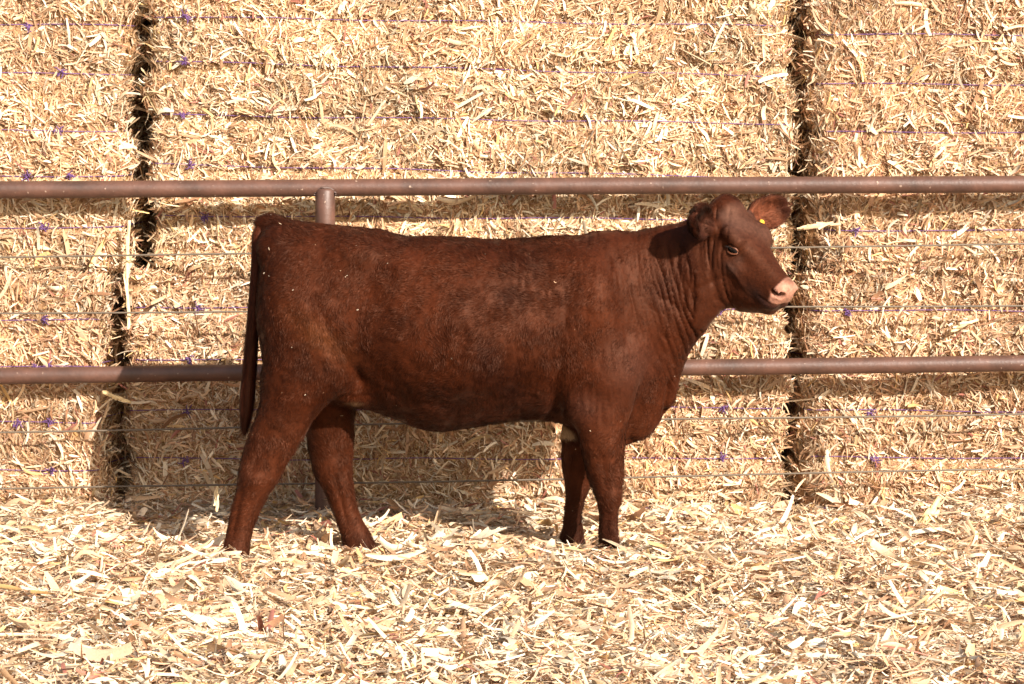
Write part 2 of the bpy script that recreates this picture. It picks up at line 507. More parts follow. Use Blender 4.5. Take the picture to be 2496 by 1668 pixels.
bale(-1.53, 1.075, -0.335, SEAM - .005, 0.02, [(zD(705), zD(712), 0, 0), (zD(825), zD(832), 0, 0), (zD(942), zD(936), 0, 0), (zD(1054), zD(1052), 0, 0), (zD(1169), zD(1165), 0, 0)],
     'lower middle straw bale behind the cow, lying in her shadow', K([(452, 705), (438, 825), (430, 943), (424, 1056), (450, 1169), (1660, 935), (1655, 1050), (1650, 712)]), 15, 1.0, (.99, .97, .95))
bale(1.125, 3.66, -0.335, SEAM - .003, 0.05, [(zD(714), zD(716), 0, 0), (zD(826), zD(830), 0, 0), (zD(944), zD(952), 0, 0), (zD(1052), zD(1058), 0, 0), (zD(1170), zD(1172), 0, 0)],
     'lower right straw bale beside the dark gap, standing on the bedding', K([(1948, 718), (2000, 950), (2008, 1058)]), 16, 0.8, (1.0, .98, .97), R=0.115)

# ------------------------------------------------------------------ fence
def build_fence():
    root = empty('pipe_fence', (-0.4, -0.2, GROUND_Z))
    tag(root, 'brown steel pipe fence with four wires in front of the bales', 'fence')
    off = np.array([0.4, 0.2, -GROUND_Z])
    dl, dr = 10.79, 10.91
    def line(yl, yr, sag=0.0, ext=1.6, n=60):
        xl, zl = px(0, yl, dl); xr_, zr = px(2496, yr, dr)
        t = np.linspace(-ext / (xr_ - xl), 1 + ext / (xr_ - xl), n)
        x = xl + (xr_ - xl) * t
        y = -11 + dl + (dr - dl) * t
        z = zl + (zr - zl) * t
        z = z + sag * np.sin(t * np.pi * 2.3 + yl) 
        return np.stack([x, y, z], -1) + off
    k = 1.0642
    for yl, yr, r in ((434.5 * k, 421.5 * k, 0.0333), (861 * k, 832 * k, 0.0318)):
        v, f = tube(line(yl, yr, 0.0015), r, 28)
        mesh_obj('rail', v, f, M_PIPE, root, smooth=True)
        # butt-weld seams on the rail
    for yl, yr, s in ((590, 560, .002), (718, 702 - 2, .003), (990, 948, .004), (1123, 1077, .003)):
        P = line(yl * k, yr * k, s, n=160)
        P = P + np.array([0, 0.018, 0])
        v, f = tube(P, 0.0040, 6)
        mesh_obj('wire', v, f, M_WIRE, root, smooth=True)
    # posts: one in view, its neighbours out of frame
    for xs in (793, -1290, 2860):
        t = (xs / 2496)
        d = dl + (dr - dl) * t
        x = (xs - 1248) * d / FPX
        ztop = CAM_H - ((434.5 + (421.5 - 434.5) * t) * k + 8 - 200) * d / FPX
        zz = np.concatenate([[GROUND_Z + 0.0], np.linspace(0, ztop, 12), [ztop + 0.008, ztop + 0.014]])
        rr = np.concatenate([np.full(13, 0.0385), [0.034, 0.022]])
        y = -11 + d - 0.0
        P = np.stack([np.full(len(zz), x), np.full(len(zz), y - 0.012), zz], -1) + off
        v, f = tube(P, rr, 26)
        post = mesh_obj('post', v, f, M_PIPE, root, smooth=True)
        # lumpy weld around the saddle joint
        th = np.linspace(-0.15, np.pi + 0.15, 26)
        rng = np.random.default_rng(3)
        P = np.stack([x + 0.041 * np.cos(th), np.full(26, y - 0.040), ztop - 0.012 + 0.026 * np.sin(th)], -1)
        P[:, 1] += 0.016 * np.abs(np.cos(th))
        P = P + rng.normal(0, 0.0010, P.shape) + off
        v, f = tube(P, 0.0045 + rng.uniform(-0.001, 0.0016, 26), 7)
        mesh_obj('weld', v, f, M_WELD, post, smooth=True)
build_fence()
#COW#
# ------------------------------------------------------------------ cow: one implicit surface, meshed with surface nets
VOX = 0.0055
GLO = np.array([-1.12, -1.52, -0.14]); GHI = np.array([1.14, -0.66, 1.34])
GN = np.ceil((GHI - GLO) / VOX).astype(int)
GX = [(GLO[k] + VOX * np.arange(GN[k])).astype(np.float32) for k in range(3)]
FLD = np.full(GN, 0.3, dtype=np.float32)

def block(lo, hi):
    i0 = [max(0, int((lo[k] - GLO[k]) / VOX)) for k in range(3)]
    i1 = [min(GN[k], int((hi[k] - GLO[k]) / VOX) + 2) for k in range(3)]
    sl = tuple(slice(a, b) for a, b in zip(i0, i1))
    return sl, GX[0][sl[0]][:, None, None], GX[1][sl[1]][None, :, None], GX[2][sl[2]][None, None, :]

def s_min(a, b, k):
    h = np.clip(0.5 + 0.5 * (b - a) / k, 0, 1)
    return b * (1 - h) + a * h - k * h * (1 - h)

def add(fn, lo, hi, k=0.03, sub=False, m=0.07):
    sl, X, Y, Z = block(np.array(lo) - m, np.array(hi) + m)
    d = fn(X, Y, Z)
    d = np.broadcast_to(d, FLD[sl].shape)
    if sub:
        FLD[sl] = -s_min(-FLD[sl], d, k)
    else:
        FLD[sl] = s_min(FLD[sl], d.astype(np.float32), k)

def ellip(c, r, R=None, k=0.03, sub=False):
    """ellipsoid; R rows = local axes"""
    c = np.array(c, float); r = np.array(r, float)
    R = np.eye(3) if R is None else np.array(R, float)
    ext = np.sqrt(((R.T * r) ** 2).sum(1))
    def fn(X, Y, Z):
        q = [(X - c[0]) * R[i, 0] + (Y - c[1]) * R[i, 1] + (Z - c[2]) * R[i, 2] for i in range(3)]
        k0 = np.sqrt(sum((q[i] / r[i]) ** 2 for i in range(3)))
        k1 = np.sqrt(sum((q[i] / r[i] ** 2) ** 2 for i in range(3))) + 1e-6
        return k0 * (k0 - 1) / k1
    add(fn, c - ext, c + ext, k, sub)

def sm_tab(t, xs, ys):
    """smooth-ish interpolation (Catmull-like through pchip-free cubic)"""
    xs = np.asarray(xs, float); ys = np.asarray(ys, float)
    tt = np.asarray(t, float)
    m = np.gradient(ys, xs)
    i = np.clip(np.searchsorted(xs, tt) - 1, 0, len(xs) - 2)
    h = xs[i + 1] - xs[i]
    u = np.clip((tt - xs[i]) / h, 0, 1)
    return ((1 + 2 * u) * (1 - u) ** 2 * ys[i] + u * (1 - u) ** 2 * h * m[i]
            + u * u * (3 - 2 * u) * ys[i + 1] + u * u * (u - 1) * h * m[i + 1])

YC = -1.0
INS = 0.004          # the coat adds this much outside
def xz(xs, ys, d=10.0):
    return (np.asarray(xs, float) - 1248) * d / FPX, CAM_H - (np.asarray(ys, float) - 200) * d / FPX

def xstations(tab, x0, x1, k, p=2.25, yc=None, endk=0.06, lean=None, low=0.0):
    """tab rows: xs_px, top_px, bottom_px, half width"""
    tab = np.array(tab, float)
    tx, top = xz(tab[:, 0], tab[:, 1]); _, bot = xz(tab[:, 0], tab[:, 2])
    xa, xb = xz([x0, x1], [0, 0])[0]
    lo = [xa, YC - tab[:, 3].max() - .05, bot.min()]; hi = [xb, YC + tab[:, 3].max() + .05, top.max()]
    def fn(X, Y, Z):
        x = X[:, 0, 0]
        T = (sm_tab(x, tx, top) - INS)[:, None, None]; B = (sm_tab(x, tx, bot) + INS)[:, None, None]
        W = sm_tab(x, tx, tab[:, 3])[:, None, None]
        yc_ = YC if yc is None else np.interp(x, xz(np.array(yc)[:, 0], 0 * np.array(yc)[:, 0])[0], np.array(yc)[:, 1])[:, None, None]
        zc, h = (T + B) / 2, (T - B) / 2
        zz = (Z - zc) / h
        if lean is not None:
            L = np.interp(x, xz(np.array(lean)[:, 0], 0 * np.array(lean)[:, 0])[0], np.array(lean)[:, 1])[:, None, None]
            W = W * (1 + L * np.clip(zz, -1.2, 1.2))
        pp = p if not low else p - low * np.clip(-zz * 1.5, 0, 1)
        r = (np.abs((Y - yc_) / W) ** pp + np.abs(zz) ** pp) ** (1 / pp)
        d = (r - 1) * np.minimum(W, h) * 0.95
        e = np.maximum(xa - X, X - xb)
        return -s_min(-d, -e, endk)
    add(fn, lo, hi, k)

def zstations(tab, yc, d, k, p=2.2, topk=0.05, ins=None):
    """tab rows: ys_px, x_left_px, x_right_px, half width ; leg-like parts"""
    ins = INS if ins is None else ins
    tab = np.array(tab, float)[::-1]
    _, tz = xz(tab[:, 0] * 0, tab[:, 0], d)
    xl, _ = xz(tab[:, 1], tab[:, 0], d); xr, _ = xz(tab[:, 2], tab[:, 0], d)
    yy = np.interp(tz, [tz[0], tz[-1]], yc)
    lo = [xl.min(), min(yc) - tab[:, 3].max(), tz[0]]; hi = [xr.max(), max(yc) + tab[:, 3].max(), tz[-1]]
    def fn(X, Y, Z):
        z = Z[0, 0, :]
        A = sm_tab(z, tz, xl)[None, None, :] + ins; Bx = sm_tab(z, tz, xr)[None, None, :] - ins
        W = sm_tab(z, tz, tab[:, 3])[None, None, :]
        Yc = np.interp(z, tz, yy)[None, None, :]
        xc, h = (A + Bx) / 2, (Bx - A) / 2
        r = (np.abs((Y - Yc) / W) ** p + np.abs((X - xc) / h) ** p) ** (1 / p)
        dd = (r - 1) * np.minimum(W, h) * 0.95
        e = np.maximum(tz[0] - Z, Z - tz[-1])
        return -s_min(-dd, -e, topk)
    add(fn, lo, hi, k)

# trunk
xstations([(600, 560, 860, .12), (640, 545, 900, .14), (680, 532, 960, .17), (740, 538, 985, .20), (800, 546, 978, .218), (860, 551, 985, .228),
           (920, 560, 1005, .242), (980, 573, 1030, .26), (1050, 575, 1052, .272), (1120, 578, 1049, .278), (1200, 582, 1036, .275),
           (1280, 579, 1026, .262), (1340, 576, 1030, .245), (1400, 573, 1045, .228), (1460, 571, 1055, .205), (1520, 573, 1045, .172),
           (1560, 580, 1000, .145), (1610, 600, 930, .11)], 637, 1590, 0.03, p=2.4, low=0.6,
          lean=[(600, .22), (800, .14), (950, .06), (1200, .04), (1400, .0), (1600, -.1)])
# neck
xstations([(1400, 572, 880, .17), (1440, 570, 900, .178), (1500, 571, 930, .165), (1540, 574, 940, .148), (1567, 562, 940, .138), (1600, 550, 925, .128),
           (1640, 542, 900, .118), (1680, 530, 850, .108), (1709, 520, 815, .100), (1730, 514, 788, .094), (1752, 512, 774, .088), (1775, 520, 766, .075)],
          1430, 1768, 0.035, p=2.1, yc=[(1500, -1.0), (1640, -1.02), (1770, -1.085)], endk=0.07)
# brisket
zstations([(800, 1440, 1655, .085), (860, 1430, 1664, .09), (900, 1425, 1660, .085), (930, 1420, 1657, .08), (960, 1420, 1653, .075), (987, 1420, 1643, .072),
           (1006, 1430, 1625, .07), (1042, 1440, 1603, .06), (1070, 1450, 1574, .045), (1088, 1470, 1540, .03)], (-1.0, -1.0), 10.0, 0.05)
# legs
zstations([(690, 655, 830, .09), (800, 640, 870, .115), (880, 636, 872, .115), (940, 633, 850, .105), (980, 631, 806, .09), (1020, 621, 768, .078),
           (1060, 605, 748, .068), (1100, 590, 722, .060), (1130, 583, 702, .056), (1165, 579, 686, .054), (1206, 571, 657, .048), (1247, 561, 636, .043),
           (1279, 553, 623, .041), (1320, 545, 614, .043), (1362, 537, 609, .048), (1440, 532, 612, .05)], (-1.19, -1.13), 9.82, 0.035)
zstations([(860, 690, 880, .09), (940, 700, 885, .09), (980, 715, 870, .085), (1020, 735, 866, .078), (1060, 745, 865, .068), (1100, 752, 861, .06), (1123, 756, 860, .056),
           (1155, 765, 861, .053), (1180, 780, 863, .050), (1212, 795, 867, .045), (1257, 812, 882, .041), (1283, 822, 895, .041), (1311, 831, 909, .043),
           (1345, 841, 921, .046), (1400, 855, 940, .05)], (-0.85, -0.88), 10.14, 0.035)
zstations([(830, 1385, 1570, .085), (950, 1388, 1556, .088), (1000, 1394, 1543, .082), (1050, 1404, 1530, .074), (1082, 1412, 1526, .068), (1123, 1421, 1523, .058), (1171, 1433, 1520, .051),
           (1200, 1445, 1519, .048), (1219, 1452, 1517, .045), (1238, 1456, 1511, .041), (1260, 1458, 1508, .037), (1298, 1458, 1510, .038), (1340, 1458, 1514, .042), (1420, 1458, 1518, .045)],
          (-1.155, -1.12), 9.86, 0.035)
zstations([(950, 1375, 1500, .08), (1063, 1367, 1480, .068), (1139, 1368, 1462, .055), (1187, 1375, 1442, .047), (1203, 1377, 1435, .045), (1225, 1377, 1426, .041), (1251, 1374, 1419, .037),
           (1283, 1369, 1422, .038), (1314, 1363, 1427, .041), (1360, 1360, 1431, .045), (1430, 1360, 1435, .046)], (-0.86, -0.88), 10.12, 0.035)
# muscle masses and bony points on both sides
def pair(xs, ys, yoff, r, k=0.05, R=None):
    for s in (-1, 1):
        d = 10.0 + s * yoff * 0 + (-yoff if s < 0 else yoff)
        x, z = xz(xs, ys, 10.0 - yoff)
        ellip((x, YC + s * yoff, z), r, R, k)
pair(725, 770, .125, (.13, .095, .20))          # thigh
pair(800, 880, .150, (.075, .06, .10))          # stifle
pair(862, 622, .150, (.060, .050, .040), .07)        # hook
pair(668, 600, .080, (.045, .05, .045))         # pin
pair(1440, 760, .130, (.10, .095, .19))         # shoulder blade
pair(1470, 900, .135, (.10, .085, .10))         # point of shoulder
pair(1415, 985, .150, (.050, .050, .065))       # elbow
pair(1130, 830, .19, (.24, .085, .15), .08)     # barrel
x, z = xz(655, 545); ellip((x, YC, z), (.05, .035, .03), None, .04)   # tail head
x, z = xz(862, 955); ellip((x, YC, z), (.055, .12, .025), None, .07)  # flank skin / udder

# head frame
TH, PH, RO = math.radians(40), math.radians(45.5), math.radians(4)
Hh = np.array([math.cos(PH) * math.cos(TH), -math.cos(PH) * math.sin(TH), -math.sin(PH)])
Hg = np.array([math.sin(PH) * math.cos(TH), -math.sin(PH) * math.sin(TH), math.cos(PH)])
Hn = np.array([-math.sin(TH), -math.cos(TH), 0.0])
Hn, Hg = Hn * math.cos(RO) - Hg * math.sin(RO), Hg * math.cos(RO) + Hn * math.sin(RO)
HR = np.array([Hh, Hn, Hg])
HO = np.array([0.772, -1.07, 1.214])
HS = 0.98
def hp(u, v, w): return HO + HS * (u * Hh + v * Hn + w * Hg)
def head_st():
    tab = np.array([(-.05, .0, -.17, .065), (0, .010, -.21, .085), (.05, .018, -.25, .102), (.10, .016, -.280, .110), (.15, .012, -.292, .108),
                    (.20, .006, -.292, .098), (.25, .002, -.278, .084), (.30, .0, -.245, .072), (.35, -.002, -.195, .064), (.39, -.006, -.158, .060),
                    (.42, -.014, -.136, .055), (.45, -.03, -.115, .046)])
    u_, t_, b_, w_ = (tab[:, i] * HS for i in range(4))
    c = hp(.2, 0, -.1)
    def fn(X, Y, Z):
        U = (X - HO[0]) * Hh[0] + (Y - HO[1]) * Hh[1] + (Z - HO[2]) * Hh[2]
        V = (X - HO[0]) * Hn[0] + (Y - HO[1]) * Hn[1] + (Z - HO[2]) * Hn[2]
        Wq = (X - HO[0]) * Hg[0] + (Y - HO[1]) * Hg[1] + (Z - HO[2]) * Hg[2]
        T = sm_tab(U, u_, t_); B = sm_tab(U, u_, b_); W = sm_tab(U, u_, w_)
        zc, h = (T + B) / 2, (T - B) / 2
        q = (Wq - zc) / h
        W = W * (1 + 0.10 * np.clip(q, -1.2, 1.2) - 0.10 * np.clip(q - .4, 0, 1) * np.clip((U - .18) / .1, 0, 1) * 3)
        p = 2.5
        r = (np.abs(V / W) ** p + np.abs(q) ** p) ** (1 / p)
        d = (r - 1) * np.minimum(W, h) * 0.95
        e = np.maximum(-.045 * HS - U, U - .402 * HS)
        return -s_min(-d, -e, 0.035)
    add(fn, c - .33, c + .33, 0.03, m=0)
head_st()
def he(u, v, w, r, k=0.02, sub=False, both=True):
    for s in ((1, -1) if both and v else (1,)):
        ellip(hp(u, s * v, w), np.array(r) * HS, HR, k, sub)
he(.005, 0, .004, (.045, .045, .026), .035)              # poll
he(.135, .088, -.018, (.045, .026, .026), .03)          # brow
he(.19, .075, -.085, (.05, .022, .02), .03)             # cheek bone
he(.13, .078, -.165, (.085, .034, .095), .03)           # masseter
he(.374, 0, -.050, (.036, .050, .043), .02)             # muzzle pad
he(.362, .030, -.095, (.045, .028, .028), .02)          # upper lip
he(.365, 0, -.140, (.042, .036, .020), .015)            # chin
he(.386, .038, -.036, (.024, .018, .022), .014)         # nostril wings
he(.167, .108, -.047, (.030, .014, .018), .012, True)   # eye socket
he(.398, .040, -.038, (.026, .0135, .0155), .004, True)
he(.380, .052, -.046, (.018, .012, .0085), .004, True)  # nostrils
# ears
EARS = []
def ear(base, e, b, L, Wd, cup):
    e = np.array(e, float); e /= np.linalg.norm(e)
    b = np.array(b, float); b -= e * b.dot(e); b /= np.linalg.norm(b)
    c = np.cross(e, b)
    if c[1] > 0: c = -c
    R = np.array([e, b, c])
    base = np.array(base, float)
    EARS.append((base, R, L, Wd))
    ellip(base + e * .01, (.045, .026, .024), R, .03)
    ctr = base + e * L * .52
    o = np.array([L * .52, Wd * .5, cup]); inn = np.array([L * .47, Wd * .40, cup * .95])
    ext = np.sqrt(((R.T * o) ** 2).sum(1))
    def fn(X, Y, Z):
        def el(cc, r):
            q = [(X - cc[0]) * R[i, 0] + (Y - cc[1]) * R[i, 1] + (Z - cc[2]) * R[i, 2] for i in range(3)]
            k0 = np.sqrt(sum((q[i] / r[i]) ** 2 for i in range(3))); k1 = np.sqrt(sum((q[i] / r[i] ** 2) ** 2 for i in range(3))) + 1e-6
            return k0 * (k0 - 1) / k1
        return -s_min(-el(ctr, o), el(ctr + c * cup * .62 + e * L * .03, inn), .008)
    add(fn, ctr - ext, ctr + ext, .012)
_ex, _ez = px(1728, 560, 9.85)
ear((_ex, -1.14, _ez), (-.33, -.86, .36), (.30, .10, 1.0), .170, .116, .036)
ear(hp(.055, -.086, -.040), (.80, .42, .27), (-.35, 0, 1.0), .170, .118, .034)

def surface_nets(F):
    S = F < 0
    nx, ny, nz = F.shape
    c = np.zeros((nx - 1, ny - 1, nz - 1), np.uint8)
    for i in (0, 1):
        for j in (0, 1):
            for k in (0, 1):
                c += S[i:nx - 1 + i, j:ny - 1 + j, k:nz - 1 + k]
    act = (c > 0) & (c < 8)
    idx = np.argwhere(act)
    vid = np.full(act.shape, -1, np.int32)
    vid[act] = np.arange(len(idx))
    P = np.zeros((len(idx), 3)); Nn = np.zeros(len(idx))
    cn = [(0, 0, 0), (1, 0, 0), (0, 1, 0), (1, 1, 0), (0, 0, 1), (1, 0, 1), (0, 1, 1), (1, 1, 1)]
    vals = np.stack([F[idx[:, 0] + a, idx[:, 1] + b, idx[:, 2] + d] for a, b, d in cn], 1)
    for a in range(8):
        for b in range(a + 1, 8):
            if sum(abs(cn[a][k] - cn[b][k]) for k in range(3)) != 1: continue
            m = (vals[:, a] < 0) != (vals[:, b] < 0)
            t = vals[m, a] / (vals[m, a] - vals[m, b])
            P[m] += np.array(cn[a]) + t[:, None] * (np.array(cn[b]) - np.array(cn[a]))
            Nn[m] += 1
    P = idx + P / Nn[:, None]
    Q = []
    for ax in range(3):
        o = [slice(1, -1)] * 3
        lo = [slice(1, -1)] * 3; hi = [slice(1, -1)] * 3
        lo[ax] = slice(0, -1); hi[ax] = slice(1, None)
        A, B = S[tuple(lo)], S[tuple(hi)]
        e = np.argwhere(A != B)
        base = e.copy()
        for k in range(3):
            if k != ax: base[:, k] += 1
        u, v = (ax + 1) % 3, (ax + 2) % 3
        def cell(du, dv):
            q = base.copy(); q[:, u] -= du; q[:, v] -= dv
            return vid[q[:, 0], q[:, 1], q[:, 2]]
        q = np.stack([cell(1, 1), cell(0, 1), cell(0, 0), cell(1, 0)], 1)
        fl = A[e[:, 0], e[:, 1], e[:, 2]]
        q[~fl] = q[~fl][:, ::-1]
        Q.append(q[(q >= 0).all(1)])
    return GLO + P * VOX, np.concatenate(Q)

def vnormals(V, Q):
    n = np.cross(V[Q[:, 2]] - V[Q[:, 0]], V[Q[:, 3]] - V[Q[:, 1]])
    N = np.zeros_like(V)
    for k in range(4):
        for j in range(3):
            N[:, j] += np.bincount(Q[:, k], n[:, j], len(V))
    return unit(N)

def smooth(V, Q, it=2, f=0.5):
    E = np.concatenate([Q[:, [0, 1]], Q[:, [1, 2]], Q[:, [2, 3]], Q[:, [3, 0]]])
    deg = np.bincount(E[:, 0], minlength=len(V)) + np.bincount(E[:, 1], minlength=len(V))
    for _ in range(it):
        A = np.zeros_like(V)
        for j in range(3):
            A[:, j] = np.bincount(E[:, 0], V[E[:, 1], j], len(V)) + np.bincount(E[:, 1], V[E[:, 0], j], len(V))
        V = V + f * (A / deg[:, None] - V)
    return V

def sstep(x, a, b):
    t = np.clip((x - a) / (b - a), 0, 1)
    return t * t * (3 - 2 * t)
def to_px(V):
    d = 11 + V[:, 1]
    return 1248 + FPX * V[:, 0] / d, 200 + FPX * (CAM_H - V[:, 2]) / d
def groove(dist, w):
    return np.exp(-(dist / w) ** 2)

CB, CQ = surface_nets(FLD)
CB = smooth(CB, CQ, 4)
CN = vnormals(CB, CQ)

def head_uvw(V):
    r = (V - HO) / HS
    return r @ Hh, r @ Hn, r @ Hg
def ear_mask(V):
    m = np.zeros(len(V))
    for base, R, L, Wd in EARS:
        q = (V - base) @ R.T
        m = np.maximum(m, sstep(q[:, 0], .0, .02) * (np.abs(q[:, 1]) < .07) * (np.abs(q[:, 2]) < .06) * (q[:, 0] < .2))
    return m
EAR = ear_mask(CB)

def relief(V, N):
    """skin folds, muscle lines and coat lumps, in cow coordinates"""
    x, y, z = V[:, 0], V[:, 1], V[:, 2]
    side = np.abs(N[:, 1])
    # side-view coordinates, photograph-like units measured on the body's mid plane
    a = 1248 + x * 682; b = 200 + (CAM_H - z) * 682
    u, v, w = head_uvw(V)
    inhead = sstep(u, .00, .04) * (w > -.35) * (np.abs(v) < .16) * (1 - EAR) * (y < -.98)
    d = np.zeros(len(V))
    wob = vnoise(V, 9, 2.0); wob2 = vnoise(V, 24, 5.0)
    # neck folds
    s = a - 0.10 * (b - 600) - 0.00055 * np.clip(b - 600, 0, 400) ** 2
    m = sstep(s, 1430, 1570) * (1 - sstep(a, 1735, 1765)) * sstep(b, 565, 640) * (1 - sstep(b, 900, 1030)) * (1 - inhead) * (1 - EAR) * sstep(side, .2, .6)
    z0 = np.zeros(len(V))
    def ridged(p, q, o):
        return 1 - np.minimum(np.abs(vnoise(np.stack([p, q, z0 + (y < -1) * 7.3], -1), 1, o)) * 2.6, 1)
    e1 = ridged(s / 33, b / 150, 3.7); e2 = ridged(s / 15, b / 95, 11.2); e3 = ridged(s / 7.5, b / 60, 17.9)
    deep = .75 + 1.0 * sstep(s, 1530, 1680)
    tt = (s - 1440) / 27 + (s - 1440) ** 2 / 9000 * .38 + vnoise(np.stack([s / 60, b / 130, z0], -1), 1, 2.5) * 1.5
    g1 = (1 - np.abs(np.sin(np.pi * tt))) ** 3
    am = np.clip(.45 + 1.5 * vnoise(np.stack([s / 30, b / 75, z0], -1), 1, 6.6), 0, 1.3)
    d -= m * deep * (0.0066 * g1 * am + 0.0040 * e1 ** 2.6 + 0.0040 * e2 ** 2.2 + 0.0020 * e3 ** 2)
    # face folds behind the cheek
    pxa, pxb = to_px(V)
    fc = np.interp(pxb, [490, 560, 620, 680, 730, 775], [1741, 1733, 1731, 1738, 1752, 1785])
    q = pxa - fc
    mf = sstep(q, -38, -6) * (1 - sstep(q, 26, 52)) * sstep(pxb, 490, 520) * (1 - sstep(pxb, 755, 785)) * (y < -.98) * (1 - EAR)
    d -= mf * (1.25 + .5 * (1 - sstep(pxb, 560, 640))) * (0.0055 * ridged(q / 17, pxb / 140, 5.1) ** 2.5 + 0.0025 * ridged(q / 8, pxb / 80, 8.3) ** 2)
    # groove behind the shoulder and elbow
    gx = np.interp(b, [600, 760, 850, 950, 1010], [1395, 1372, 1362, 1350, 1362])
    mg = (.45 * sstep(b, 620, 700) + .55 * sstep(b, 760, 900)) * (1 - sstep(b, 1010, 1050)) * sstep(side, .2, .5)
    d -= mg * 0.018 * groove(a - gx, 20)
    # upper-arm / brisket furrow
    gx = np.interp(b, [700, 850, 950, 1060], [1560, 1600, 1565, 1532])
    mg = sstep(b, 780, 880) * (1 - sstep(b, 1075, 1090)) * sstep(side, .2, .5)
    d -= mg * 0.012 * groove(a - gx, 18)
    d -= 0.016 * groove(a - np.interp(b, [900, 1010], [1634, 1622]), 7) * sstep(b, 905, 945) * (1 - sstep(b, 1000, 1025)) * (y < YC)
    # shoulder blade ridge
    gx = np.interp(b, [560, 700, 850], [1475, 1455, 1500])
    d += 0.009 * groove(a - gx, 30) * sstep(b, 620, 700) * (1 - sstep(b, 800, 900)) * sstep(side, .3, .7)
    # flank hollow and thigh edge
    d -= 0.020 * np.exp(-((a - 905) / 55) ** 2 - ((b - 690) / 75) ** 2) * side
    gx = np.interp(b, [680, 740, 800, 860, 910, 960], [765, 775, 800, 838, 868, 880])
    d -= 0.013 * groove(a - gx - 14, 16) * sstep(b, 690, 760) * (1 - sstep(b, 900, 965)) * sstep(side, .3, .6)
    d += 0.006 * groove(a - gx + 22, 24) * sstep(b, 690, 760) * (1 - sstep(b, 900, 965)) * sstep(side, .3, .6)
    # ribs, faint
    d += 0.0012 * np.sin((a + .25 * (b - 700)) / 8.5 + wob) * sstep(a, 1020, 1080) * (1 - sstep(a, 1290, 1340)) * sstep(b, 640, 720) * (1 - sstep(b, 900, 960)) * side
    # hock hollows on the hind legs
    gx = np.interp(b, [1010, 1060, 1110, 1160], [672, 655, 632, 622])
    d -= 0.008 * groove(a - gx, 12) * sstep(b, 1020, 1070) * (1 - sstep(b, 1120, 1165)) * (y < -1) * sstep(side, .3, .7)
    d += 0.006 * np.exp(-((a - 618) / 20) ** 2 - ((b - 1140) / 26) ** 2) * (y < -1)
    farl = (y > -1)
    gx = np.interp(b, [1010, 1060, 1110, 1160], [828, 822, 815, 808])
    d -= 0.007 * groove(a - gx, 12) * sstep(b, 1040, 1080) * (1 - sstep(b, 1110, 1150)) * farl * (a > 740) * (a < 880) * sstep(side, .3, .7)
    gx = np.interp(b, [1150, 1240, 1340], [612, 590, 570])
    d -= 0.0045 * groove(a - gx, 7) * sstep(b, 1160, 1190) * (1 - sstep(b, 1270, 1310)) * (a < 700) * sstep(side, .3, .7)
    gx = np.interp(b, [1150, 1240, 1340], [806, 830, 862])
    d -= 0.0045 * groove(a - gx, 7) * sstep(b, 1150, 1180) * (1 - sstep(b, 1260, 1300)) * (a > 740) * (a < 930) * sstep(side, .3, .7)
    d += 0.0080 * np.exp(-((a - 634) / 22) ** 2 - ((b - 1150) / 22) ** 2) * (y < -1)
    d += 0.0070 * np.exp(-((a - 1484) / 22) ** 2 - ((b - 1192) / 20) ** 2) * (y < -1)
    d -= 0.0050 * groove(a - 1474, 7) * sstep(b, 1210, 1235) * (1 - sstep(b, 1270, 1300)) * sstep(side, .3, .7) * (y < -1)
    d -= 0.0060 * groove(a - np.interp(b, [1080, 1180], [1462, 1470]), 10) * sstep(b, 1070, 1110) * (1 - sstep(b, 1150, 1180)) * sstep(side, .3, .7) * (y < -1)
    # face: hollow under the eye, cheek crest, jaw muscle edge
    vv_ = (v > 0) * inhead
    d -= 0.0065 * np.exp(-((u - .225) / .030) ** 2 - ((w + .050) / .022) ** 2) * vv_
    d += 0.0045 * groove(w + .095 + .25 * (u - .2), .010) * sstep(u, .17, .20) * (1 - sstep(u, .26, .31)) * vv_
    d -= 0.0050 * groove(u - .205 - .3 * (w + .16), .012) * sstep(-w, .11, .14) * (1 - sstep(-w, .22, .26)) * vv_
    d += 0.0040 * groove(u - np.interp(w, [-.08, -.02], [.135, .165]), .010) * sstep(w, -.035, -.020) * (1 - sstep(w, .0, .02)) * vv_
    # clumped coat lumps, small on face and neck
    body = (1 - inhead) * (1 - .6 * m)
    hair_ = (.35 + .50 * sstep(a * -1, -1400, -1150)) * (1 - .55 * sstep(b, 980, 1080))
    d += body * .0016 * vnoise(np.stack([a / 7, b / 34, z0], -1), 1, 2.2) * sstep(a, 1150, 1300) * (1 - sstep(b, 1000, 1060))
    d += body * hair_ * (0.0060 * vnoise(V, 6.5, 1.0) + 0.0034 * vnoise(V, 17, 4.0) + 0.0016 * vnoise(V, 48, 8.0))
    d += inhead * (0.0022 * vnoise(V, 17, 4.0) + 0.0011 * vnoise(V, 45, 2.0))
    # mouth line
    wm = -.100 + .02 * np.clip((u - .33) / .1, 0, 1)
    d -= 0.0038 * groove(w - wm, .0045) * sstep(u, .325, .36) * inhead
    # wrinkles round the eye
    r = np.hypot((u - .167) / 1.25, (w + .047))
    d -= inhead * (v > 0) * 0.0018 * (1 - np.abs(np.sin(np.pi * r / .0095))) ** 2 * sstep(r, .019, .024) * (1 - sstep(r, .040, .052)) * (w < -.03)
    return d
CB2 = CB + CN * relief(CB, CN)[:, None]
CN2 = vnormals(CB2, CQ)

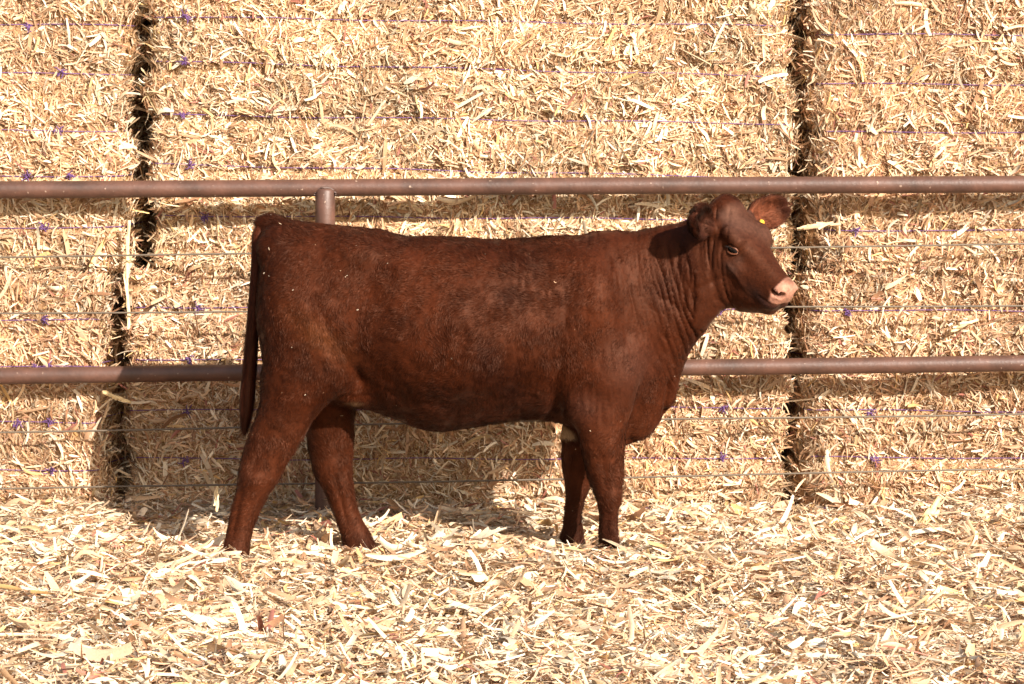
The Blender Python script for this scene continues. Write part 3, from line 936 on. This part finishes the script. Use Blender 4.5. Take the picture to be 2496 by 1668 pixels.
def pigment_and_light(V, N):
    """coat colour, with some sheen and shade painted in: red-brown, darker points, cream belly line, pink nose"""
    u, v, w = head_uvw(V)
    a = 1248 + V[:, 0] * 682; b = 200 + (CAM_H - V[:, 2]) * 682
    inhead = sstep(u, .00, .04) * (w > -.34) * (np.abs(v) < .15) * (V[:, 1] < -.98)
    n1 = vnoise(V, 3.2, 3.0); n2 = vnoise(V, 11, 6.0)
    c = np.array([0.0325, 0.0066, 0.0018])[None] * (1 + 0.34 * n1 + 0.36 * n2)[:, None]
    def mixc(c, col, m): return c * (1 - m[:, None]) + np.array(col)[None] * m[:, None]
    legs = sstep(b, 960, 1060)
    c = mixc(c, (0.050, 0.0122, 0.0043), legs * .7)
    dark = (1 - sstep(np.hypot((a - 1480) / 1.0, (b - 1160) / .8), 40, 120)) * .0
    # darker knees, feet and elbow
    c = mixc(c, (0.022, 0.007, 0.0045), sstep(b, 1160, 1300) * .55 * sstep(a, 1200, 1300))
    c = mixc(c, (0.028, 0.0085, 0.005), sstep(b, 1250, 1340) * .5 * (1 - sstep(a, 1200, 1300)))
    # lighter rusty flank patch
    c = mixc(c, (0.082, 0.024, 0.0070), .75 * np.exp(-(((a - 790) * .75 + (b - 800) * .66) / 75) ** 2 - ((-(a - 790) * .66 + (b - 800) * .75) / 28) ** 2) * (V[:, 1] < -1))
    # cream line low on the belly and in the flank fold
    c = mixc(c, (0.55, 0.38, 0.22), sstep(b - np.interp(a, [1150, 1240, 1321, 1345, 1400], [1040, 1024, 1016, 1030, 1056]), -4, 6) * sstep(a, 1190, 1260) * (1 - sstep(a, 1385, 1410)) * (b < 1075) * (V[:, 1] < -.85))
    c = mixc(c, (0.50, 0.34, 0.20), .40 * np.exp(-((a - 872) / 15) ** 2 - ((b - 975) / 7) ** 2))
    # face: browner and smoother
    c = mixc(c, (0.037, 0.0095, 0.0038), inhead * .7)
    c = mixc(c, (0.018, 0.007, 0.005), inhead * np.exp(-((u - .315) / .045) ** 2 - ((w + .105) / .028) ** 2) * .8)
    c = mixc(c, (0.085, 0.026, 0.011), inhead * (v > 0) * np.exp(-((u - .165) / .03) ** 2 - ((w + .045) / .03) ** 2) * .6)
    c = mixc(c, (0.085, 0.042, 0.029), inhead * sstep(w, -.03, .0) * (1 - sstep(u, .10, .24)) * np.clip(.45 + .6 * n2, 0, 1))  # greyish sheen of the forehead, painted into the coat colour
    c = mixc(c, (0.016, 0.007, 0.005), inhead * (v > 0) * .75 * np.exp(-((u - .205) / .016) ** 2 - ((w + .055) / .022) ** 2))
    c = mixc(c, (0.060, 0.032, 0.024), inhead * (v > 0) * .6 * np.exp(-((u - .215) / .03) ** 2 - ((w + .095) / .02) ** 2))
    sheen = np.exp(-((a - 1540) / 60) ** 2 - ((b - 880) / 60) ** 2) + .8 * np.exp(-((a - 1420) / 40) ** 2 - ((b - 985) / 35) ** 2)  # painted sheen on the point of the shoulder and the elbow
    c = mixc(c, (0.060, 0.024, 0.016), np.clip(sheen, 0, 1) * .45)
    c = mixc(c, (0.020, 0.0055, 0.0030), .55 * sstep(b, 900, 1010) * sstep(a, 880, 960) * (1 - sstep(a, 1330, 1400)) * (1 - sstep(b, 1060, 1075)))  # belly shade painted in: lower barrel darkened
    # pink-tan nose pad
    nose = sstep(u + .30 * w + .03 * n2, .350, .361) * sstep(w, -.088, -.078) * (1 - sstep(w, -.008, .008)) * inhead
    c = mixc(c, (0.36, 0.175, 0.120), nose * (1 + .0 * n1))
    c = mixc(c, (0.020, 0.010, 0.009), inhead * sstep(u, .31, .34) * (1 - nose) * np.exp(-((w + .10) / .016) ** 2) * .8)
    for s in (-1, 1):
        hole = 1 - sstep(np.sqrt(((v - s * .042) / 1.15) ** 2 + ((w + .039) / 1.1) ** 2), .010, .014)
        c = mixc(c, (0.03, 0.012, 0.010), hole * sstep(u, .37, .38) * inhead)
    # inside of the ears: near one painted as a shaded hollow, far one as lit
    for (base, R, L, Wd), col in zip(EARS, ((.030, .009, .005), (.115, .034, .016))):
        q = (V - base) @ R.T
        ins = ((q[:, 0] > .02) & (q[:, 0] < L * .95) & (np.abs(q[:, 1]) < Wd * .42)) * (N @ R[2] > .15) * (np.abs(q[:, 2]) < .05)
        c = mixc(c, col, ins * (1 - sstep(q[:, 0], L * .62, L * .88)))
        nr = sstep(q[:, 0], L * .72, L * .95) * (np.abs(q[:, 1]) < .07) * (np.abs(q[:, 2]) < .06) * (q[:, 0] < .2)
        c = mixc(c, (.045, .014, .009), nr * .6)
    return np.clip(c, 0.0015, 1), nose, inhead
CC, NOSE, INH = pigment_and_light(CB2, CN2)

def hide_mat(name, hair=False):
    m, nt, p = new_mat(name)
    a = nt.nodes.new('ShaderNodeAttribute'); a.attribute_name = 'tint'
    tc = nt.nodes.new('ShaderNodeTexCoord')
    n = nt.nodes.new('ShaderNodeTexNoise'); n.inputs['Scale'].default_value = 90 if not hair else 260; n.inputs['Detail'].default_value = 4
    nt.links.new(tc.outputs['Object'], n.inputs['Vector'])
    mr = nt.nodes.new('ShaderNodeMapRange')
    mr.inputs['From Min'].default_value = .3; mr.inputs['From Max'].default_value = .7
    mr.inputs['To Min'].default_value = 0.75; mr.inputs['To Max'].default_value = 1.25
    nt.links.new(n.outputs['Fac'], mr.inputs['Value'])
    mx = nt.nodes.new('ShaderNodeVectorMath'); mx.operation = 'MULTIPLY'
    nt.links.new(a.outputs['Color'], mx.inputs[0]); nt.links.new(mr.outputs[0], mx.inputs[1])
    nt.links.new(mx.outputs[0], p.inputs['Base Color'])
    p.inputs['Roughness'].default_value = 0.52 if hair else 0.58
    p.inputs['Sheen Weight'].default_value = 0.04
    p.inputs['Sheen Tint'].default_value = (1.0, 0.72, 0.55, 1)
    p.inputs['Sheen Roughness'].default_value = 0.4
    p.inputs['Specular IOR Level'].default_value = 0.24
    p.inputs['Specular Tint'].default_value = (1.0, 0.52, 0.35, 1)
    if not hair:
        b = nt.nodes.new('ShaderNodeBump'); b.inputs['Distance'].default_value = 0.003; b.inputs['Strength'].default_value = 0.5
        nt.links.new(n.outputs['Fac'], b.inputs['Height']); nt.links.new(b.outputs[0], p.inputs['Normal'])
    return m
M_HIDE = hide_mat('red_hide')
M_HAIR = hide_mat('red_coat_hair', True)

cow = empty('cow', (0.2, YC, 0.0))
tag(cow, 'reddish brown heifer standing side-on in the straw with her head turned towards the viewer', 'cow')
CO = np.array([-0.2, -YC, 0.0])
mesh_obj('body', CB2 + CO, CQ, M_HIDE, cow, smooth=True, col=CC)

# short coat: one fine blade per hair
def build_coat():
    rng = np.random.default_rng(21)
    tri = np.concatenate([CQ[:, [0, 1, 2]], CQ[:, [0, 2, 3]]])
    A = CB2[tri]
    fn = np.cross(A[:, 1] - A[:, 0], A[:, 2] - A[:, 0])
    area = np.linalg.norm(fn, axis=1) / 2
    wgt = area * np.where(fn[:, 1] < 0.35 * np.linalg.norm(fn, axis=1), 1.0, 0.35)
    cen = A.mean(1)
    wgt *= (cen[:, 2] > -0.08)
    nose = NOSE[tri].mean(1); inh = INH[tri].mean(1); ear_ = EAR[tri].mean(1)
    wgt *= (nose < .05)
    u, v, w = head_uvw(cen)
    eyed = np.minimum(np.hypot(u - .167, w + .047) + (np.abs(v) < .06) * 9, 9)
    wgt *= ~((inh > .5) & (eyed < .024))
    wgt = wgt * (1 + 2.5 * (ear_ > .5))
    NH = 520000
    k = rng.choice(len(tri), NH, p=wgt / wgt.sum())
    r1, r2 = np.sqrt(rng.random(NH)), rng.random(NH)
    bc = np.stack([1 - r1, r1 * (1 - r2), r1 * r2], 1)
    P = (A[k] * bc[:, :, None]).sum(1)
    N = unit((CN2[tri[k]] * bc[:, :, None]).sum(1))
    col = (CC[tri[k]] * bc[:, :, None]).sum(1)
    inh, ear_ = inh[k], ear_[k]
    a = 1248 + P[:, 0] * 682; b = 200 + (CAM_H - P[:, 2]) * 682
    legs = sstep(b, 1000, 1080)
    neck = sstep(a, 1380, 1480) * (1 - legs)
    D = np.zeros((NH, 3))
    D[:, 0] = -.55 * (1 - legs); D[:, 2] = -.85
    top = sstep(N[:, 2], .3, .8)
    D[:, 0] -= top * .8
    D = D * (1 - inh[:, None]) + (-Hg * .3 + -Hh * .5 + np.array([0, 0, -.5])) * inh[:, None]
    for base, R, L, Wd in EARS:
        q = (P - base) @ R.T
        me = (ear_ > .3) & (np.abs(q[:, 1]) < .08) & (np.abs(q[:, 2]) < .07)
        D[me] = R[0] * .8 + R[1] * np.sign(q[me, 1:2]) * .5
    S = np.cross(N, D)
    ang = 1.5 * vnoise(P, 6, 1.5) * (1 - inh) * (1 - .6 * neck) + .8 * vnoise(P, 22, 7.0) * (1 - .7 * inh) * (1 - .5 * neck) + rng.normal(0, .22, NH)
    D = D - N * (D * N).sum(1, keepdims=True); D = unit(D)
    S = unit(np.cross(N, D))
    D = D * np.cos(ang)[:, None] + S * np.sin(ang)[:, None]
    lie = .34 + .30 * vnoise(P, 18, 13.0) + .30 * vnoise(P, 42, 3.0) + rng.normal(0, .10, NH)
    lie = np.clip(lie, .08, 1.0) * (1 - .40 * inh) * (1 - .2 * neck)
    G = D * np.cos(lie)[:, None] + N * np.sin(lie)[:, None]
    Ln = (.021 - .009 * neck - .001 * legs) * rng.uniform(.6, 1.25, NH)
    Ln = Ln * (1 - inh) + rng.uniform(.008, .014, NH) * inh
    Ln = Ln * (1 - ear_) + rng.uniform(.010, .030, NH) * ear_
    Wd = rng.uniform(.0007, .0013, NH) * (1 - .35 * inh)
    Sd = unit(np.cross(G, N)); roll = rng.normal(0, .45, NH)[:, None]
    Sd = unit(Sd * np.cos(roll) + N * np.sin(roll))
    P = P - N * .0012
    mid = P + G * (Ln * .5)[:, None]
    tip = P + G * Ln[:, None] - N * (Ln * .22)[:, None]
    V = np.stack([P - Sd * Wd[:, None] * .5, P + Sd * Wd[:, None] * .5, mid + Sd * Wd[:, None] * .42, mid - Sd * Wd[:, None] * .42, tip], 1)
    i = np.arange(NH) * 5
    q = np.stack([i, i + 1, i + 2, i + 3], 1); t = np.stack([i + 3, i + 2, i + 4], 1)
    gn = np.cross(V[:, 1] - V[:, 0], V[:, 2] - V[:, 1])
    flip = (gn * N).sum(1) < 0
    q[flip] = q[flip][:, ::-1]; t[flip] = t[flip][:, ::-1]
    col = col * rng.uniform(.70, 1.32, (NH, 1)) * (1 + .25 * vnoise(P, 55, 2.0))[:, None]
    C = np.repeat(np.clip(col, .0015, 1), 5, axis=0)
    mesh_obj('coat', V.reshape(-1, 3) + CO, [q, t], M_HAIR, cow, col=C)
build_coat()

def build_chaff():
    rng = np.random.default_rng(77)
    a = 1248 + CB2[:, 0] * 682; b = 200 + (CAM_H - CB2[:, 2]) * 682
    ok = (CN2[:, 1] < -.2) & (INH < .5) & (EAR < .3) & (b < 1340)
    wg = ok * (.25 + np.exp(-((a - 760) / 130) ** 2 - ((b - 620) / 90) ** 2) + .5 * np.exp(-((b - 1010) / 50) ** 2) + .5 * (b > 1200))
    k = rng.choice(len(CB2), 48, p=wg / wg.sum())
    n = len(k)
    T = rng.normal(size=(n, 3)); N = CN2[k]
    T = T - N * (T * N).sum(1, keepdims=True)
    v, f, c = strands(rng, CB2[k] + N * rng.uniform(.006, .011, (n, 1)), N, T + N * rng.normal(0, .3, (n, 1)), .003 + .009 * rng.random(n) ** 3, rng.uniform(.0009, .0022, n), .4,
                      rng.uniform(-.4, .4, n), pick_tint(rng, n, [5, 4, 3, 5, 1, .5, .2, .2, .4]), 2)
    o = mesh_obj('chaff', v + CO, f, M_STRAW, cow, col=c)
    o['kind'] = 'stuff'
build_chaff()

# tail with its switch
def build_tail():
    rng = np.random.default_rng(8)
    kx = [(655, 552), (636, 568), (630, 596), (626, 650), (622, 715), (618, 790), (613, 865), (609, 920), (606, 965), (603, 1005)]
    d = 9.99
    pts = np.array([[*px(a, b, d)] for a, b in kx])
    yy = np.interp(np.arange(len(kx)), [0, 2, 9], [-1.0, -1.02, -1.06])
    P = np.stack([pts[:, 0], yy, pts[:, 1]], -1)
    t = np.linspace(0, len(kx) - 1, 60)
    P = np.stack([sm_tab(t, np.arange(len(kx)), P[:, j]) for j in range(3)], -1)
    s = np.linspace(0, 1, 60)
    rad = np.interp(s, [0, .12, .3, .6, .85, 1], [.030, .026, .0180, .0150, .0110, .004])
    env = np.interp(s, [0, .12, .3, .6, .80, .92, 1], [.030, .026, .0185, .0190, .0220, .0150, .005])
    v, f = tube(P, rad, 14)
    nv = len(v)
    tc = np.array([.045, .011, .005])
    c = np.tile(tc, (nv, 1)) * (1 + .2 * vnoise(v, 30, 2.0))[:, None]
    tail = mesh_obj('tail', v + CO, f, M_HIDE, cow, smooth=True, col=c)
    # hair of the tail: short above, long in the switch
    n = 42000
    u = rng.random(n) ** .8
    i = u * 58.99; i0 = i.astype(int); fr = (i - i0)[:, None]
    C0 = P[i0] * (1 - fr) + P[i0 + 1] * fr
    T = unit(P[i0 + 1] - P[i0])
    a = rng.uniform(0, 2 * np.pi, n)
    A = unit(np.cross(T, np.array([0, 1.0, 0])) ); B = np.cross(T, A)
    R = A * np.cos(a)[:, None] + B * np.sin(a)[:, None]
    rr = np.interp(u, s, rad); re_ = np.interp(u, s, env)
    R0 = C0 + R * (rr * .95 + (re_ - rr) * rng.random(n) ** .5)[:, None]
    sw = sstep(u, .40, .62)
    L = rng.uniform(.010, .020, n) * (1 - sw) + rng.uniform(.04, .115, n) * sw
    L = np.minimum(L, np.maximum((C0[:, 2] - px(0, 1036, d)[1]) * 1.0 + rng.normal(0, .030, n), .015))
    G = unit(T + R * (rng.uniform(.05, .34, n) * (1 - .45 * sw))[:, None])
    Wd = rng.uniform(.0012, .0022, n)
    S = unit(np.cross(G, R))
    mid = R0 + G * (L * .5)[:, None]
    tip = R0 + G * L[:, None] - R * (L * .10)[:, None] + rng.normal(0, .002, (n, 3))
    V = np.stack([R0 - S * Wd[:, None] * .5, R0 + S * Wd[:, None] * .5, mid + S * Wd[:, None] * .45, mid - S * Wd[:, None] * .45, tip], 1)
    k = np.arange(n) * 5
    q = np.stack([k, k + 1, k + 2, k + 3], 1); t3 = np.stack([k + 3, k + 2, k + 4], 1)
    cc = tc[None] * (1 - .35 * sw)[:, None] * rng.uniform(.5, 2.2, (n, 1))
    mesh_obj('tail_hair', V.reshape(-1, 3) + CO, [q, t3], M_HAIR, tail, col=np.repeat(cc, 5, axis=0))
build_tail()

# eyes
M_EYE = plain_mat('dark_eye', (0.004, 0.003, 0.0025), 0.07, 0.10)
M_LID = plain_mat('eyelid_skin', (0.15, 0.052, 0.024), 0.45, 0.4)
def uv_sphere(c, r, R, nu=24, nv=16):
    th = np.linspace(0, np.pi, nv); ph = np.linspace(0, 2 * np.pi, nu, endpoint=False)
    V = np.array([[r[0] * math.cos(t), r[1] * math.sin(t) * math.cos(p), r[2] * math.sin(t) * math.sin(p)] for t in th for p in ph])
    V = V @ R + c
    F = [[i * nu + j, i * nu + (j + 1) % nu, (i + 1) * nu + (j + 1) % nu, (i + 1) * nu + j] for i in range(nv - 1) for j in range(nu)]
    return V, np.array(F)
for s in (1, -1):
    c = hp(.167, s * .0800, -.047)
    v, f = uv_sphere(c, np.array([.0262] * 3) * HS, HR)
    eye = mesh_obj('eye', v + CO, f, M_EYE, cow, smooth=True)
    for kind in (0, 1):
        t = np.linspace(0, np.pi, 18)
        u0 = .0235 * np.cos(t)
        w0 = (.0135 if kind == 0 else -.0120) * np.sin(t) ** .8
        ca, sa = math.cos(.45), math.sin(.45)
        uu, ww = u0 * ca - w0 * sa, u0 * sa + w0 * ca
        rad = .0275
        vv = np.sqrt(np.maximum(rad ** 2 - uu ** 2 - ww ** 2, 1e-6))
        P = np.array([hp(.167 + a_, s * (.0800 + b_), -.047 + c_) for a_, b_, c_ in zip(uu, vv, ww)])
        v, f = tube(P, np.interp(t, [0, .4, 1.57, 2.7, 3.14], [.002, .0033, .0042 if kind == 0 else .0034, .0033, .002]), 8)
        mesh_obj('eyelid', v + CO, f, M_LID, eye, smooth=True)
        if kind == 0:
            rng = np.random.default_rng(4)
            pr = []
            for q in np.linspace(.35, 2.8, 22):
                j = int(q / np.pi * 17)
                st = P[j]
                dr = unit(np.array(Hn) * s * 1.0 + np.array([0, 0, -.35]) + Hh * math.cos(q) * .6 + rng.normal(0, .1, 3))
                pr.append(tube(np.array([st, st + dr * .008, st + dr * .016 + np.array([0, 0, -.001])]), [.0006, .0005, .0002], 4))
            v, f = merge(pr)
            mesh_obj('eyelashes', v + CO, f, M_HAIR, eye, col=np.full((len(v), 3), .02))

# yellow ear tag inside the far ear
M_TAG = plain_mat('yellow_plastic', (0.80, 0.42, 0.04), 0.4, 0.5, amt=.05)
def build_tag():
    base, R, L, Wd = EARS[1]
    c = base + R[0] * .045 + R[1] * -.022 + R[2] * .010
    w2, h2, t = .011, .016, .0012
    pts = [(-w2, -h2), (w2, -h2), (w2, h2 * .5), (w2 * .45, h2), (-w2 * .45, h2), (-w2, h2 * .5)]
    V = [c + R[1] * a + R[0] * b + R[2] * s * t for s in (1, -1) for a, b in pts]
    F4 = np.array([[i, (i + 1) % 6, (i + 1) % 6 + 6, i + 6] for i in range(6)])
    F6 = np.array([[5, 4, 3, 2, 1, 0], [6, 7, 8, 9, 10, 11]])
    mesh_obj('ear_tag', np.array(V) + CO, [F4, F6], M_TAG, cow)
build_tag()

# ------------------------------------------------------------------ single stalks that stand out
M_STALK = straw_mat('pale_stalk', 0.05)
def stalk(pts, r, label, seed, tint=(.80, .62, .36), flat=.6):
    rng = np.random.default_rng(seed)
    pts = np.array(pts, float)
    base = pts[0].copy()
    t = np.linspace(0, len(pts) - 1, 26)
    P = np.stack([sm_tab(t, np.arange(len(pts)), pts[:, j]) for j in range(3)], -1) - base
    rad = r * (1 + .10 * rng.normal(size=26)) * np.interp(t, [0, len(pts) - 1], [1.0, .75])
    rad[[9, 18]] *= 1.35                       # nodes
    v, f = tube(P, rad, 9)
    ax = unit((P[-1] - P[0])[None])[0]
    q = v - (v @ ax)[:, None] * ax
    c0 = np.repeat(P, 9, axis=0); c0 = np.vstack([c0, P[0], P[-1]])
    dlt = v - c0
    v = c0 + dlt * np.array([1, flat, 1])
    # a torn sheath along the stalk
    L = np.linalg.norm(P[-1] - P[0])
    n = 5
    k = rng.integers(3, 20, n)
    sv, sq, sc_ = strands(rng, P[k] + rng.normal(0, r * .6, (n, 3)), np.tile([0., -1., .3], (n, 1)), np.tile(ax, (n, 1)) + rng.normal(0, .18, (n, 3)),
                          np.full(n, L * .4), np.full(n, r * 1.6), .3, np.full(n, .4), np.tile(np.array(tint) * 1.05, (n, 1)), 4)
    col = np.tile(np.array(tint), (len(v), 1)) * (1 + .15 * vnoise(v, 60, seed))[:, None]
    V, F = merge([(v, f), (sv, [sq])])
    o = mesh_obj('corn_stalk', V, F, M_STALK, col=np.vstack([col, sc_]))
    o.location = base
    tag(o, label, 'stalk', 'loose corn stalks')
def W3(xd, yd, y):
    a, b = px(xd * 1.0642, yd * 1.0642, 11 + y)
    return (a, y, b)
stalk([W3(296, 505, -.15), W3(291, 600, -.13), W3(292, 690, -.14), W3(297, 752, -.15)], .0065, 'long pale stalk hanging upright over the gap beside the lower left bale', 1)
stalk([W3(2108, 1212, -.62), W3(2128, 1180, -.56), W3(2150, 1142, -.52)], .013, 'thick yellow stalk leaning out of the bedding before the lower right bale', 2, (.78, .56, .26))
stalk([W3(386, 1232, -.95), W3(396, 1248, -1.02), W3(408, 1266, -1.08)], .0085, 'short cut stalk sticking up left of the cow\'s hind hoof', 3, (.80, .60, .38))
stalk([W3(496, 1172, -.5), W3(497, 1145, -.5), W3(498, 1114, -.5)], .0055, 'thin pale stalk standing upright by the cow\'s hind leg', 4)
stalk([W3(1832, 524, -.12), W3(1862, 517, -.15), W3(1925, 514, -.10)], .0075, 'broken pale stalk lying across the gap by the cow\'s far ear', 5, (.62, .44, .26))
stalk([W3(236, 900, -.13), W3(262, 908, -.17), W3(300, 922, -.15)], .0075, 'shaded stalk poking out between the bales under the middle rail', 6, (.74, .56, .30))
stalk([W3(2240, 733, -.02), W3(2208, 744, -.04), W3(2175, 764, .0)], .0065, 'slim bent stalk on the face of the lower right bale', 7)
stalk([W3(1700, 1300, -1.30), W3(1790, 1290, -1.22), W3(1895, 1257, -1.10)], .012, 'long pale husk lying on the straw right of the cow\'s fore hooves', 8, (.86, .72, .50), .5)
stalk([W3(10, 1405, -2.2), W3(90, 1398, -2.15), W3(160, 1390, -2.1)], .014, 'broad pale husk lying on the straw at the left edge', 9, (.84, .68, .44), .5)
